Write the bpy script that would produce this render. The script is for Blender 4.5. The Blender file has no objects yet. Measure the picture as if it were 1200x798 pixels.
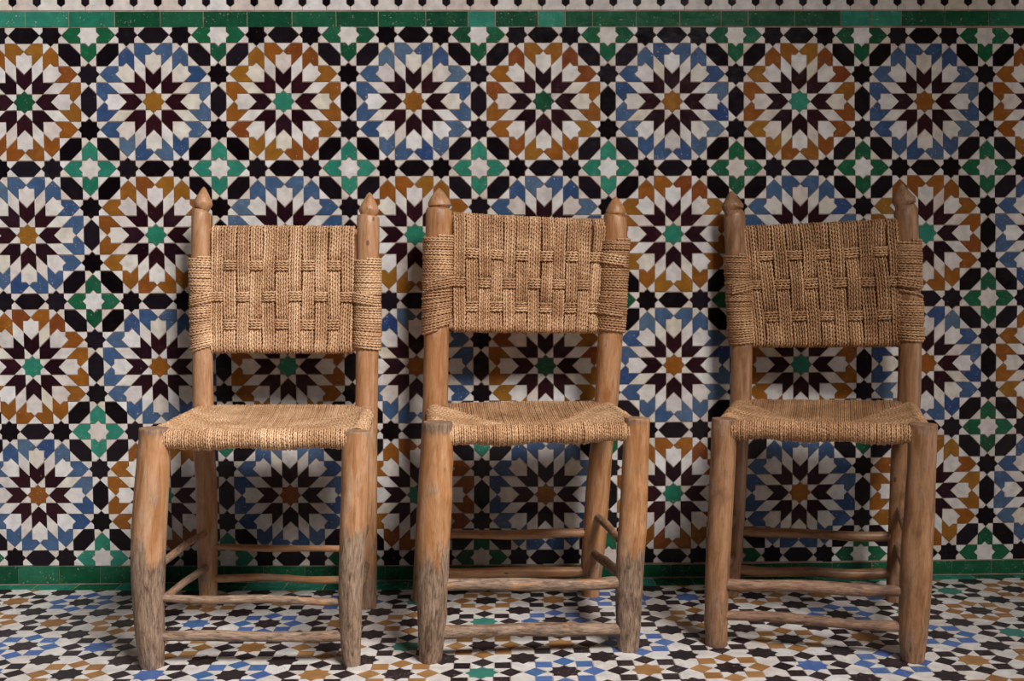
import bpy, math, random
import numpy as np
from mathutils import Matrix, Vector

# ------------------------------------------------------------------ camera, light, exposure
scene = bpy.context.scene
COL = scene.collection
cam_data = bpy.data.cameras.new('camera')
cam_data.sensor_width = 36.0
cam_data.lens = 1230.80 / 1200.0 * 36.0
cam_data.clip_end = 100
camera = bpy.data.objects.new('camera', cam_data)
COL.objects.link(camera)
CAM_R = (0.99982013, -0.01804953, -0.005824)
CAM_U = (0.00665849, 0.0465236, 0.998895)
CAM_F = (0.01775863, 0.99875411, -0.04663541)
CAM_P = (0.03438266, -2.52868959, 0.7)
camera.matrix_world = Matrix(((CAM_R[0], CAM_U[0], -CAM_F[0], CAM_P[0]),
                              (CAM_R[1], CAM_U[1], -CAM_F[1], CAM_P[1]),
                              (CAM_R[2], CAM_U[2], -CAM_F[2], CAM_P[2]), (0, 0, 0, 1)))
scene.camera = camera

world = bpy.data.worlds.new('courtyard_sky')
scene.world = world
world.use_nodes = True
bg = world.node_tree.nodes['Background']
bg.inputs['Color'].default_value = (1.0, 0.92, 0.86, 1)
bg.inputs['Strength'].default_value = 0.010

def area_light(name, loc, target, size, size_y, power, color, spread=180):
    d = bpy.data.lights.new(name, 'AREA')
    d.shape = 'RECTANGLE'; d.size = size; d.size_y = size_y
    d.energy = power; d.color = color; d.spread = math.radians(spread)
    o = bpy.data.objects.new(name, d)
    COL.objects.link(o)
    o.location = loc
    o.rotation_euler = (Vector(target) - Vector(loc)).to_track_quat('-Z', 'Y').to_euler()
    return o
area_light('courtyard_opening', (1.9, -3.6, 4.1), (-0.2, 0, 0.6), 1.8, 1.4, 455, (1.0, 0.955, 0.935))
area_light('right_fill', (3.1, -1.45, 0.75), (0.7, -0.1, 0.3), 0.8, 0.9, 11, (1.0, 0.93, 0.90))  # added fill lamp, low from the right, to brighten under the right chair
area_light('left_fill', (-3.0, -2.6, 1.5), (0.2, 0, 0.4), 1.4, 2.0, 3.0, (0.72, 0.86, 1.0))  # added faint cool fill lamp for the left side, no doorway modelled

scene.view_settings.view_transform = 'Standard'
scene.view_settings.look = 'None'
scene.view_settings.gamma = 1
scene.view_settings.use_curve_mapping = False
scene.view_settings.exposure = 0.0

rng = random.Random(7)
nrng = np.random.RandomState(7)

# ------------------------------------------------------------------ materials
def new_mat(name):
    m = bpy.data.materials.new(name); m.use_nodes = True
    nt = m.node_tree
    return m, nt, nt.nodes['Principled BSDF']

def ramp(nt, fac, stops):
    r = nt.nodes.new('ShaderNodeValToRGB')
    els = r.color_ramp.elements
    while len(els) < len(stops): els.new(0.5)
    for e, (p, c) in zip(els, stops):
        e.position = p; e.color = (*c, 1)
    nt.links.new(fac, r.inputs['Fac'])
    return r.outputs['Color']

def math_node(nt, op, a, b=None, clamp=False):
    n = nt.nodes.new('ShaderNodeMath'); n.operation = op; n.use_clamp = clamp
    for i, v in enumerate((a, b)):
        if v is None: continue
        if isinstance(v, (int, float)): n.inputs[i].default_value = v
        else: nt.links.new(v, n.inputs[i])
    return n.outputs[0]

def mix_node(nt, fac, a, b, mode='MIX'):
    n = nt.nodes.new('ShaderNodeMix'); n.data_type = 'RGBA'; n.blend_type = mode
    for key, v in ((0, fac), (6, a), (7, b)):
        if isinstance(v, (int, float)): n.inputs[key].default_value = v
        elif isinstance(v, tuple): n.inputs[key].default_value = (*v, 1)
        else: nt.links.new(v, n.inputs[key])
    return n.outputs[2]

def noise(nt, vec, scale, detail=3, rough=0.55, dist=0.0):
    n = nt.nodes.new('ShaderNodeTexNoise')
    n.inputs['Scale'].default_value = scale; n.inputs['Detail'].default_value = detail
    n.inputs['Roughness'].default_value = rough; n.inputs['Distortion'].default_value = dist
    if vec is not None: nt.links.new(vec, n.inputs['Vector'])
    return n.outputs['Fac']

def piece_random(nt):
    oi = nt.nodes.new('ShaderNodeObjectInfo')
    at = nt.nodes.new('ShaderNodeAttribute'); at.attribute_name = 'rnd'
    return math_node(nt, 'FRACT', math_node(nt, 'ADD', oi.outputs['Random'], at.outputs['Fac']))

def geo_pos(nt):
    return nt.nodes.new('ShaderNodeNewGeometry').outputs['Position']

def glaze(name, stops, rough=0.30, chips=(0.35, 0.27, 0.2), chip_at=0.70, wobble=0.25):
    """hand-cut glazed tile: a tint per piece, cloudy glaze, small chips"""
    m, nt, b = new_mat(name)
    rnd = piece_random(nt)
    base = ramp(nt, rnd, stops)
    pos = geo_pos(nt)
    cloud = noise(nt, pos, 38, 3)
    k = nt.nodes.new('ShaderNodeMapRange'); nt.links.new(cloud, k.inputs[0])
    k.inputs[1].default_value = 0.3; k.inputs[2].default_value = 0.7
    k.inputs[3].default_value = 0.82; k.inputs[4].default_value = 1.15
    comb = nt.nodes.new('ShaderNodeCombineColor')
    for i in range(3): nt.links.new(k.outputs[0], comb.inputs[i])
    base = mix_node(nt, 1.0, base, comb.outputs[0], 'MULTIPLY')
    chip = noise(nt, pos, 210, 2, 0.5)
    big = noise(nt, pos, 26, 2, 0.5)
    cm = math_node(nt, 'GREATER_THAN', math_node(nt, 'ADD', chip, math_node(nt, 'MULTIPLY', big, 0.35)), chip_at + 0.175)
    base = mix_node(nt, cm, base, chips)
    nt.links.new(base, b.inputs['Base Color'])
    nt.links.new(math_node(nt, 'ADD', math_node(nt, 'MULTIPLY', cloud, 0.25), rough - 0.12), b.inputs['Roughness'])
    b.inputs['Specular IOR Level'].default_value = 0.22
    bump = nt.nodes.new('ShaderNodeBump'); bump.inputs['Strength'].default_value = wobble
    bump.inputs['Distance'].default_value = 0.004
    nt.links.new(noise(nt, pos, 30, 2), bump.inputs['Height'])
    nt.links.new(bump.outputs[0], b.inputs['Normal'])
    return m

def mono(*cols):
    n = len(cols)
    return [(i / max(1, n - 1), c) for i, c in enumerate(cols)]

M = {}
M['white'] = glaze('white_glaze', mono((0.60, 0.56, 0.53), (0.70, 0.67, 0.62), (0.74, 0.73, 0.72), (0.66, 0.61, 0.50), (0.71, 0.69, 0.68), (0.64, 0.56, 0.50), (0.73, 0.72, 0.70)), 0.28, (0.42, 0.33, 0.26), 0.74)
M['black'] = glaze('black_glaze', mono((0.004, 0.002, 0.003), (0.007, 0.004, 0.006), (0.014, 0.010, 0.015), (0.005, 0.003, 0.004)), 0.22, (0.16, 0.12, 0.10), 0.76)
M['aubergine'] = glaze('aubergine_glaze', mono((0.019, 0.004, 0.007), (0.030, 0.007, 0.011), (0.013, 0.003, 0.006), (0.026, 0.009, 0.014)), 0.24, (0.25, 0.17, 0.14), 0.76)
M['amber'] = glaze('amber_glaze', mono((0.25, 0.075, 0.012), (0.29, 0.105, 0.014), (0.20, 0.052, 0.014), (0.30, 0.135, 0.018), (0.24, 0.085, 0.015)), 0.25)
M['blue'] = glaze('blue_glaze', mono((0.030, 0.070, 0.165), (0.070, 0.125, 0.225), (0.042, 0.090, 0.200), (0.095, 0.155, 0.235), (0.024, 0.055, 0.170)), 0.25, (0.45, 0.4, 0.36))
M['green'] = glaze('green_glaze', mono((0.008, 0.085, 0.036), (0.014, 0.12, 0.052), (0.010, 0.070, 0.032), (0.022, 0.14, 0.075)), 0.25, (0.3, 0.3, 0.22))
M['teal'] = glaze('teal_glaze', mono((0.022, 0.19, 0.13), (0.038, 0.24, 0.165), (0.018, 0.16, 0.095)), 0.25, (0.4, 0.38, 0.3))
M['deep'] = glaze('deep_green_glaze', mono((0.006, 0.060, 0.030), (0.010, 0.080, 0.035), (0.016, 0.105, 0.05)), 0.25, (0.2, 0.22, 0.16))
# the floor is worn and matter
F_ = {}
F_['white'] = glaze('white_floor_glaze', mono((0.58, 0.56, 0.53), (0.66, 0.64, 0.60), (0.62, 0.57, 0.52), (0.68, 0.66, 0.64)), 0.36, (0.40, 0.32, 0.26), 0.68)
F_['black'] = glaze('dark_floor_glaze', mono((0.022, 0.014, 0.015), (0.034, 0.024, 0.026), (0.016, 0.011, 0.013)), 0.36, (0.20, 0.15, 0.13), 0.68)
F_['amber'] = glaze('ochre_floor_glaze', mono((0.30, 0.15, 0.05), (0.36, 0.19, 0.07), (0.26, 0.12, 0.035)), 0.36, (0.35, 0.27, 0.2), 0.69)
F_['blue'] = glaze('blue_floor_glaze', mono((0.06, 0.115, 0.32), (0.085, 0.16, 0.38), (0.05, 0.13, 0.28)), 0.36, (0.4, 0.36, 0.34), 0.69)
F_['green'] = glaze('green_floor_glaze', mono((0.04, 0.19, 0.15), (0.055, 0.24, 0.18)), 0.36, (0.3, 0.3, 0.25), 0.69)

def grout(name, c1, c2):
    m, nt, b = new_mat(name)
    pos = geo_pos(nt)
    nt.links.new(ramp(nt, noise(nt, pos, 18, 5), [(0.3, c1), (0.7, c2)]), b.inputs['Base Color'])
    b.inputs['Roughness'].default_value = 0.9
    bump = nt.nodes.new('ShaderNodeBump'); bump.inputs['Strength'].default_value = 0.22
    bump.inputs['Distance'].default_value = 0.002
    nt.links.new(noise(nt, pos, 300, 3), bump.inputs['Height']); nt.links.new(bump.outputs[0], b.inputs['Normal'])
    return m
M['grout'] = grout('wall_grout', (0.22, 0.13, 0.09), (0.42, 0.33, 0.27))
F_['grout'] = grout('floor_grout', (0.30, 0.23, 0.19), (0.46, 0.40, 0.36))

def wood(name, light, mid, rosy, worn_a, worn_b, dark, grime=0.45):
    """peeled branch wood; 'rest' holds the unbent position, 'wear' how weathered it is"""
    m, nt, b = new_mat(name)
    at = nt.nodes.new('ShaderNodeAttribute'); at.attribute_name = 'rest'
    wr = nt.nodes.new('ShaderNodeAttribute'); wr.attribute_name = 'wear'
    oi = nt.nodes.new('ShaderNodeObjectInfo')
    off = nt.nodes.new('ShaderNodeVectorMath'); off.operation = 'ADD'
    cmb = nt.nodes.new('ShaderNodeCombineXYZ')
    sc = math_node(nt, 'MULTIPLY', oi.outputs['Random'], 9.0)
    for i in range(3): nt.links.new(sc, cmb.inputs[i])
    nt.links.new(at.outputs['Vector'], off.inputs[0]); nt.links.new(cmb.outputs[0], off.inputs[1])
    def stretched(k):
        mp = nt.nodes.new('ShaderNodeMapping'); mp.inputs['Scale'].default_value = (1, 1, k)
        nt.links.new(off.outputs[0], mp.inputs['Vector']); return mp.outputs[0]
    g1 = noise(nt, stretched(0.16), 60, 5, 0.62, 0.8)
    g2 = noise(nt, stretched(0.17), 240, 5, 0.68, 0.6)
    blot = noise(nt, stretched(0.40), 34, 6, 0.66, 0.6)
    fine = noise(nt, stretched(0.03), 700, 2, 0.5)
    clean = ramp(nt, g1, [(0.36, mid), (0.5, light), (0.64, rosy)])
    clean = mix_node(nt, math_node(nt, 'MULTIPLY', math_node(nt, 'SUBTRACT', 0.62, g2, True), 1.6, True), clean, mid)
    worn = ramp(nt, math_node(nt, 'ADD', math_node(nt, 'MULTIPLY', g2, 0.6), math_node(nt, 'MULTIPLY', blot, 0.4)),
                [(0.40, dark), (0.47, worn_a), (0.60, worn_b)])
    k = math_node(nt, 'ADD', wr.outputs['Fac'], math_node(nt, 'MULTIPLY', math_node(nt, 'SUBTRACT', blot, 0.5), 2.4))
    ss = nt.nodes.new('ShaderNodeMapRange'); ss.interpolation_type = 'SMOOTHSTEP'
    nt.links.new(k, ss.inputs[0]); ss.inputs[1].default_value = 0.30; ss.inputs[2].default_value = 0.72
    col = mix_node(nt, ss.outputs[0], clean, worn)
    # knots
    vo = nt.nodes.new('ShaderNodeTexVoronoi'); vo.inputs['Scale'].default_value = 15
    nt.links.new(stretched(0.55), vo.inputs['Vector'])
    kn = math_node(nt, 'LESS_THAN', math_node(nt, 'ADD', vo.outputs['Distance'], math_node(nt, 'MULTIPLY', g2, 0.06)), 0.085)
    col = mix_node(nt, math_node(nt, 'MULTIPLY', kn, 0.75), col, dark)
    # drying cracks that follow the grain, and rubbed-in dirt
    ck = noise(nt, stretched(0.05), 75, 3, 0.5, 0.3)
    ckm = math_node(nt, 'MULTIPLY', math_node(nt, 'LESS_THAN', math_node(nt, 'ABSOLUTE', math_node(nt, 'SUBTRACT', ck, 0.57)), 0.0075), math_node(nt, 'MULTIPLY', math_node(nt, 'SUBTRACT', g2, 0.25, True), 2.2, True))
    col = mix_node(nt, math_node(nt, 'MULTIPLY', ckm, 0.6), col, dark)
    dirt = noise(nt, stretched(0.5), 12, 5, 0.7, 1.0)
    dm = nt.nodes.new('ShaderNodeMapRange'); nt.links.new(dirt, dm.inputs[0])
    dm.inputs[1].default_value = 0.50; dm.inputs[2].default_value = 0.72; dm.inputs[3].default_value = 0.0; dm.inputs[4].default_value = grime
    col = mix_node(nt, dm.outputs[0], col, (dark[0]*1.6, dark[1]*1.5, dark[2]*1.3))
    nt.links.new(col, b.inputs['Base Color'])
    nt.links.new(math_node(nt, 'ADD', math_node(nt, 'MULTIPLY', ss.outputs[0], 0.2), 0.40), b.inputs['Roughness'])
    bump = nt.nodes.new('ShaderNodeBump'); bump.inputs['Distance'].default_value = 0.0025
    nt.links.new(math_node(nt, 'ADD', math_node(nt, 'MULTIPLY', ss.outputs[0], 0.55), 0.22), bump.inputs['Strength'])
    nt.links.new(math_node(nt, 'ADD', math_node(nt, 'ADD', g2, math_node(nt, 'MULTIPLY', blot, 0.7)), math_node(nt, 'MULTIPLY', fine, 0.4)), bump.inputs['Height'])
    nt.links.new(bump.outputs[0], b.inputs['Normal'])
    return m
W_ = {
 'c1': wood('pale_branch_wood', (0.50, 0.26, 0.12), (0.36, 0.160, 0.061), (0.56, 0.35, 0.215), (0.22, 0.14, 0.092), (0.40, 0.28, 0.19), (0.075, 0.046, 0.032), 0.22),
 'c2': wood('honey_branch_wood', (0.48, 0.24, 0.10), (0.34, 0.14, 0.047), (0.54, 0.315, 0.175), (0.18, 0.112, 0.07), (0.38, 0.26, 0.175), (0.06, 0.036, 0.025), 0.3),
 'c3': wood('brown_branch_wood', (0.35, 0.18, 0.082), (0.20, 0.088, 0.034), (0.40, 0.22, 0.115), (0.20, 0.105, 0.06), (0.36, 0.215, 0.135), (0.045, 0.024, 0.014), 0.75),
}
def rope_mat(name, a, b_, c):
    m, nt, b = new_mat(name)
    at = nt.nodes.new('ShaderNodeAttribute'); at.attribute_name = 'rnd'
    pos = geo_pos(nt)
    v = math_node(nt, 'ADD', math_node(nt, 'MULTIPLY', at.outputs['Fac'], 0.26),
                  math_node(nt, 'SUBTRACT', math_node(nt, 'ADD', math_node(nt, 'MULTIPLY', noise(nt, pos, 380, 3, 0.7), 1.7), math_node(nt, 'MULTIPLY', noise(nt, pos, 14, 3), 0.8)), 0.87))
    nt.links.new(ramp(nt, v, [(0.2, a), (0.5, b_), (0.85, c)]), b.inputs['Base Color'])
    b.inputs['Roughness'].default_value = 0.62
    bump = nt.nodes.new('ShaderNodeBump'); bump.inputs['Strength'].default_value = 0.5
    bump.inputs['Distance'].default_value = 0.001
    nt.links.new(noise(nt, pos, 900, 2), bump.inputs['Height']); nt.links.new(bump.outputs[0], b.inputs['Normal'])
    return m
R_ = {
 'c1': rope_mat('straw_rope', (0.30, 0.145, 0.055), (0.58, 0.335, 0.175), (0.92, 0.66, 0.41)),
 'c2': rope_mat('tan_rope', (0.26, 0.118, 0.044), (0.50, 0.275, 0.135), (0.88, 0.60, 0.35)),
 'c3': rope_mat('brown_rope', (0.20, 0.090, 0.033), (0.40, 0.21, 0.095), (0.74, 0.47, 0.25)),
}

# ------------------------------------------------------------------ mesh helpers
def mesh_np(name, verts, faces, mat, smooth=False, attrs=None, uniform=None):
    """faces: list of lists, or an (n,4) array"""
    me = bpy.data.meshes.new(name)
    v = np.asarray(verts, dtype=np.float32)
    me.vertices.add(len(v)); me.vertices.foreach_set('co', v.ravel())
    if isinstance(faces, np.ndarray):
        n, k = faces.shape
        idx = faces.ravel().astype(np.int32)
        start = (np.arange(n) * k).astype(np.int32); tot = np.full(n, k, dtype=np.int32)
    else:
        idx = np.fromiter((i for f in faces for i in f), dtype=np.int32)
        tot = np.array([len(f) for f in faces], dtype=np.int32)
        start = np.concatenate(([0], np.cumsum(tot)[:-1])).astype(np.int32)
    me.loops.add(len(idx)); me.loops.foreach_set('vertex_index', idx)
    me.polygons.add(len(tot)); me.polygons.foreach_set('loop_start', start)
    me.polygons.foreach_set('loop_total', tot)
    me.polygons.foreach_set('use_smooth', np.full(len(tot), bool(smooth)))
    me.update(calc_edges=True)
    if attrs:
        for an, data in attrs.items():
            data = np.asarray(data, dtype=np.float32)
            if data.ndim == 1:
                a = me.attributes.new(an, 'FLOAT', 'POINT'); a.data.foreach_set('value', data)
            else:
                a = me.attributes.new(an, 'FLOAT_VECTOR', 'POINT'); a.data.foreach_set('vector', data.ravel())
    if mat is not None: me.materials.append(mat)
    return me

def link(name, me, parent=None, kind=None):
    o = bpy.data.objects.new(name, me)
    COL.objects.link(o)
    if parent is not None: o.parent = parent
    if kind: o['kind'] = kind
    return o

def box_mesh(name, lo, hi, mat):
    x0, y0, z0 = lo; x1, y1, z1 = hi
    v = [(x0,y0,z0),(x1,y0,z0),(x1,y1,z0),(x0,y1,z0),(x0,y0,z1),(x1,y0,z1),(x1,y1,z1),(x0,y1,z1)]
    f = [[0,3,2,1],[4,5,6,7],[0,1,5,4],[1,2,6,5],[2,3,7,6],[3,0,4,7]]
    return mesh_np(name, v, f, mat)

# ------------------------------------------------------------------ the zellige geometry
w = 0.060660; R = w * math.sqrt(2)          # half tile width and star radius in a unit cell
def rot(poly, a):
    c, s = math.cos(a), math.sin(a)
    return [(x*c - y*s, x*s + y*c) for x, y in poly]
def mirror(poly): return [(-x, y) for x, y in poly][::-1]
def star_poly(r=R):
    p = []
    for k in range(8):
        a = k * math.pi/4
        p.append((r*math.cos(a), r*math.sin(a)))
        a += math.pi/8
        p.append((r*0.76537*math.cos(a), r*0.76537*math.sin(a)))
    return p
n_ = 0.29289 * R
SH = {
 'star_tile': star_poly(),
 'dart_tile': [(0, R), (n_, w), (w, w), (w, R + w)][::-1],          # white piece beside a star
 'arrow_tile': [(0, R), (w, R + w), (w, R + 3*w), (0, R + 2*w), (-w, R + 3*w), (-w, R + w)],
 'rhombus_tile': [(w, R + w), (w + R, R + w + R), (w + R, R + 3*w + R), (w, R + 3*w)],
 'heart_tile': [(0, R), (n_, w), (w, w), (w, R + w), (0, 2*w + R), (-w, R + w), (-w, w), (-n_, w)],
 'hexagon_tile': [(w, 0.5*0 - 0), ],
}
q_ = 0.5 - w - 0.14645 + R - R                     # star centre that caps the shield
q_ = 0.5 - w - (0.14645 - R) - R
SH['shield_tile'] = [(0, R + 2*w), (w, R + 3*w), (w, q_ + w), (n_, q_ + w), (0, q_ + R), (-n_, q_ + w), (-w, q_ + w), (-w, R + 3*w)]
SH['petal_tile'] = [(w, R + 3*w), (0.14645, 0.5 - w - R), (0.14645, 0.5 - w), (0.14645 - R, 0.5 - w), (0, q_ + R), (n_, q_ + w), (w, q_ + w)]
SH['hexagon_tile'] = [(2*w, 0), (w, w), (-w, w), (-2*w, 0), (-w, -w), (w, -w)]
SH['triangle_tile'] = [(-w, 0), (w, 0), (0, w)]     # long side on the x axis

def area(p): return 0.5*sum(p[i][0]*p[(i+1) % len(p)][1] - p[(i+1) % len(p)][0]*p[i][1] for i in range(len(p)))
def inset(poly, d):
    """mitred inward offset of a counter-clockwise polygon"""
    n = len(poly); out = []
    for i in range(n):
        x0, y0 = poly[i-1]; x1, y1 = poly[i]; x2, y2 = poly[(i+1) % n]
        e1 = np.array((x1-x0, y1-y0)); e2 = np.array((x2-x1, y2-y1))
        e1 /= np.linalg.norm(e1)+1e-12; e2 /= np.linalg.norm(e2)+1e-12
        n1 = np.array((-e1[1], e1[0])); n2 = np.array((-e2[1], e2[0]))
        b = n1 + n2; k = max(0.25, (b@b)/2)
        out.append((x1 + b[0]*d/k, y1 + b[1]*d/k))
    return out
def clip_y(poly, y, keep_below=True):
    s = 1 if keep_below else -1
    out = []
    for i in range(len(poly)):
        a = poly[i]; b = poly[(i+1) % len(poly)]
        da, db = s*(y-a[1]), s*(y-b[1])
        if da >= -1e-9: out.append(a)
        if (da > 1e-9 and db < -1e-9) or (da < -1e-9 and db > 1e-9):
            t = da/(da-db); out.append((a[0]+(b[0]-a[0])*t, a[1]+(b[1]-a[1])*t))
    return out

def prism(poly, gap, cham, depth):
    """tile body: face at height 0, foot at -depth; returns verts, faces (local z = out of the face)"""
    if area(poly) < 0: poly = poly[::-1]
    top = inset(poly, gap + cham); base = inset(poly, gap)
    n = len(poly)
    v = [(x, y, 0) for x, y in top] + [(x, y, -depth) for x, y in base]
    f = [list(range(n))] + [[(i+1) % n, i, n+i, n + (i+1) % n] for i in range(n)]
    return v, f

class Pieces:
    """collects pieces of one surface: the largest in the photo become parts, the rest is joined"""
    def __init__(self, parent, to_world, scale, mats, gap, cham, depth):
        self.parent, self.to_world, self.scale, self.mats = parent, to_world, scale, mats
        self.gap, self.cham, self.depth = gap, cham, depth
        self.items = {}; self.meshes = {}
    def add(self, kind, key, poly, pos, ang, color):
        """poly in unit coordinates about its own origin; pos = (u, v) in the pattern's frame"""
        self.items.setdefault(kind, []).append((key, poly, pos, ang, color))
    def build(self, limit, visible, jitter=0.5):
        for kind, lst in self.items.items():
            scored = []
            for it in lst:
                key, poly, pos, ang, color = it
                cx = sum(p[0] for p in poly)/len(poly); cy = sum(p[1] for p in poly)/len(poly)
                c, s = math.cos(ang), math.sin(ang)
                uv = (pos[0] + cx*c - cy*s, pos[1] + cx*s + cy*c)
                scored.append((visible(self.to_world(*uv)), it))
            lim = limit.get(kind, 300)
            order = sorted(range(len(scored)), key=lambda i: -scored[i][0])
            chosen = set(i for i in order[:lim] if scored[i][0] > 0)
            jv, jf, jr, jm = [], [], [], []
            names = []
            for i, (sc, (key, poly, pos, ang, color)) in enumerate(scored):
                mk = (kind, key)
                if mk not in self.meshes:
                    ox = sum(p[0] for p in poly)/len(poly); oy = sum(p[1] for p in poly)/len(poly)
                    sp = [((x-ox)*self.scale, (y-oy)*self.scale) for x, y in poly]
                    v, f = prism(sp, self.gap, self.cham, self.depth)
                    self.meshes[mk] = (v, f, None, ox, oy)
                v, f, me, ox, oy = self.meshes[mk]
                ca, sa = math.cos(ang), math.sin(ang)
                X = self.to_world(pos[0] + ox*ca - oy*sa, pos[1] + ox*sa + oy*ca); fr = self.frame
                a = ang + math.radians(rng.gauss(0, 0.45))
                tilt = [rng.gauss(0, jitter), rng.gauss(0, jitter)]
                rz = Matrix.Rotation(a, 4, 'Z')
                mt = Matrix.Translation(X) @ fr @ Matrix.Rotation(math.radians(tilt[0]), 4, 'X') @ Matrix.Rotation(math.radians(tilt[1]), 4, 'Y') @ rz
                if i in chosen:
                    if me is None:
                        me = mesh_np(kind, v, f, self.mats[color]); self.meshes[mk] = (v, f, me, ox, oy)
                    o = link(kind, me, self.parent)
                    o.matrix_world = mt
                    o.material_slots[0].link = 'OBJECT'; o.material_slots[0].material = self.mats[color]
                else:
                    if color not in names: names.append(color)
                    b0 = len(jv)
                    jv.extend((mt @ Vector(p))[:] for p in v)
                    jf.extend([[b0+k for k in ff] for ff in f])
                    jm.extend([names.index(color)]*len(f))
                    jr.extend([rng.random()]*len(v))
            if jv:
                me = mesh_np(kind, jv, jf, None, attrs={'rnd': jr})
                for c in names: me.materials.append(self.mats[c])
                me.polygons.foreach_set('material_index', np.array(jm, dtype=np.int32))
                link(kind, me, self.parent, 'stuff')

# regions of the frame the chairs cover (only used to decide which tiles are worth an object of their own)
COVER = [(228,262,445,408),(152,505,200,785),(396,505,432,785),(225,410,251,480),(417,410,443,480),(198,478,402,530),
         (497,248,735,388),(488,497,532,775),(724,490,762,762),(497,388,525,470),(697,388,728,470),(505,466,740,516),
         (850,258,1080,405),(826,490,862,757),(1054,492,1097,775),(857,405,881,480),(1053,405,1079,480),(850,474,1060,522)]
def project(P):
    d = Vector(P) - Vector(CAM_P)
    z = d.dot(Vector(CAM_F))
    if z <= 0.1: return None
    return 600 + 1230.8*d.dot(Vector(CAM_R))/z, 399 - 1230.8*d.dot(Vector(CAM_U))/z, z
def in_view(P):
    q = project(P)
    if q is None or not (-12 < q[0] < 1212 and -8 < q[1] < 806): return 0
    s = 1.0/q[2]
    for a, b, c, d in COVER:
        if a < q[0] < c and b < q[1] < d: return 0.01*s
    return s

def poly2(c, u, v):
    deg = 3 if len(c) == 10 else 2
    r = 0; k = 0
    for i in range(deg+1):
        for j in range(deg+1-i):
            r += c[k] * u**i * v**j; k += 1
    return r
def clampf(x, a, b): return max(a, min(b, x))

# the hand-laid wall: a square lattice that wanders by a few millimetres
CW, CH, WX, WZ = 0.307708, 0.314006, -1.072342, 1.152096
WCX = (0.00035, 0.00248, -0.00174, -0.00323, 0.0129, 0.00296, -0.00796, 0.00083, 0.0081, -0.01524)
WCZ = (-0.0027, -0.00509, 0.00332, 0.00475, -0.00419, -0.00149, -0.00057, 0.00193, 0.00473, 0.00171)
def wall_pt(u, v, y=0.0):                     # u to the right, v downwards, in cells
    a = clampf((u-3.75)/4, -1, 1); b = clampf((v-1.5)/2, -1.03, 1.03)
    return Vector((WX + u*CW + poly2(WCX, a, b), y, WZ - v*CH + poly2(WCZ, a, b)))
# the floor lattice, v towards the camera
FQ, FX, FY = 0.152753, 0.014391, -0.156647
FCX = (-0.0022, 0.00418, 0.002, -0.00972, 0.00294, 0.00276, 0.00359, 0.00597, 0.00511, 0.00561)
FCY = (-0.0161, 0.00468, 0.00278, -0.00092, 0.01179, 0.00047, 0.00126, 0.04855, 0.00744, -0.01339)
def floor_pt(u, v, z=0.0):
    a = clampf((u-.5)/8, -1, 1); b = clampf((v-1.5)/2, -1, 1)
    return Vector((FX + u*FQ - 0.00107*v + poly2(FCX, a, b), FY - v*FQ + 0.00058*u + poly2(FCY, a, b), z))

# ------------------------------------------------------------------ wall
PROUD = 0.0012
wall = link('wall_back', box_mesh('wall_back', (-2.6, PROUD, -0.05), (2.8, 0.25, 2.7), M['grout']), None, 'structure')
wp = Pieces(wall, lambda u, v: wall_pt(u, -v), (CW+CH)/2, M, 0.0005, 0.0004, 0.0022)
wp.frame = Matrix.Rotation(math.pi/2, 4, 'X')          # local z -> -y, local y -> up
V_TOP, V_BOT = 0.5 + w, -3.5 - w                       # limits of the field (v measured upwards)
def wadd(kind, key, poly, pos, ang, color):
    c, s = math.cos(ang), math.sin(ang)
    ys = [pos[1] + x*s + y*c for x, y in poly]
    if max(ys) > V_TOP + 1e-6 or min(ys) < V_BOT - 1e-6:
        if max(ys) < V_TOP + 0.01 and min(ys) > V_BOT - 0.01: pass
        pl = [(x*c - y*s, x*s + y*c + pos[1]) for x, y in poly]
        if max(ys) > V_TOP: pl = clip_y(pl, V_TOP)
        if pl and min(ys) < V_BOT: pl = clip_y(pl, V_BOT, False)
        if len(pl) < 3 or abs(area(pl)) < 2e-4: return
        # collinear leftovers of the cut are removed
        q = []
        for i, p in enumerate(pl):
            a, b = pl[i-1], pl[(i+1) % len(pl)]
            if abs((p[0]-a[0])*(b[1]-p[1]) - (p[1]-a[1])*(b[0]-p[0])) > 1e-7: q.append(p)
        pl = [(x, y - pos[1]) for x, y in q]
        if len(pl) < 3: return
        wp.add(kind, (key, 'cut', round(pos[1], 2), round(ang, 2)), pl, pos, 0.0, color)
        return
    wp.add(kind, key, poly, pos, ang, color)

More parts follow.
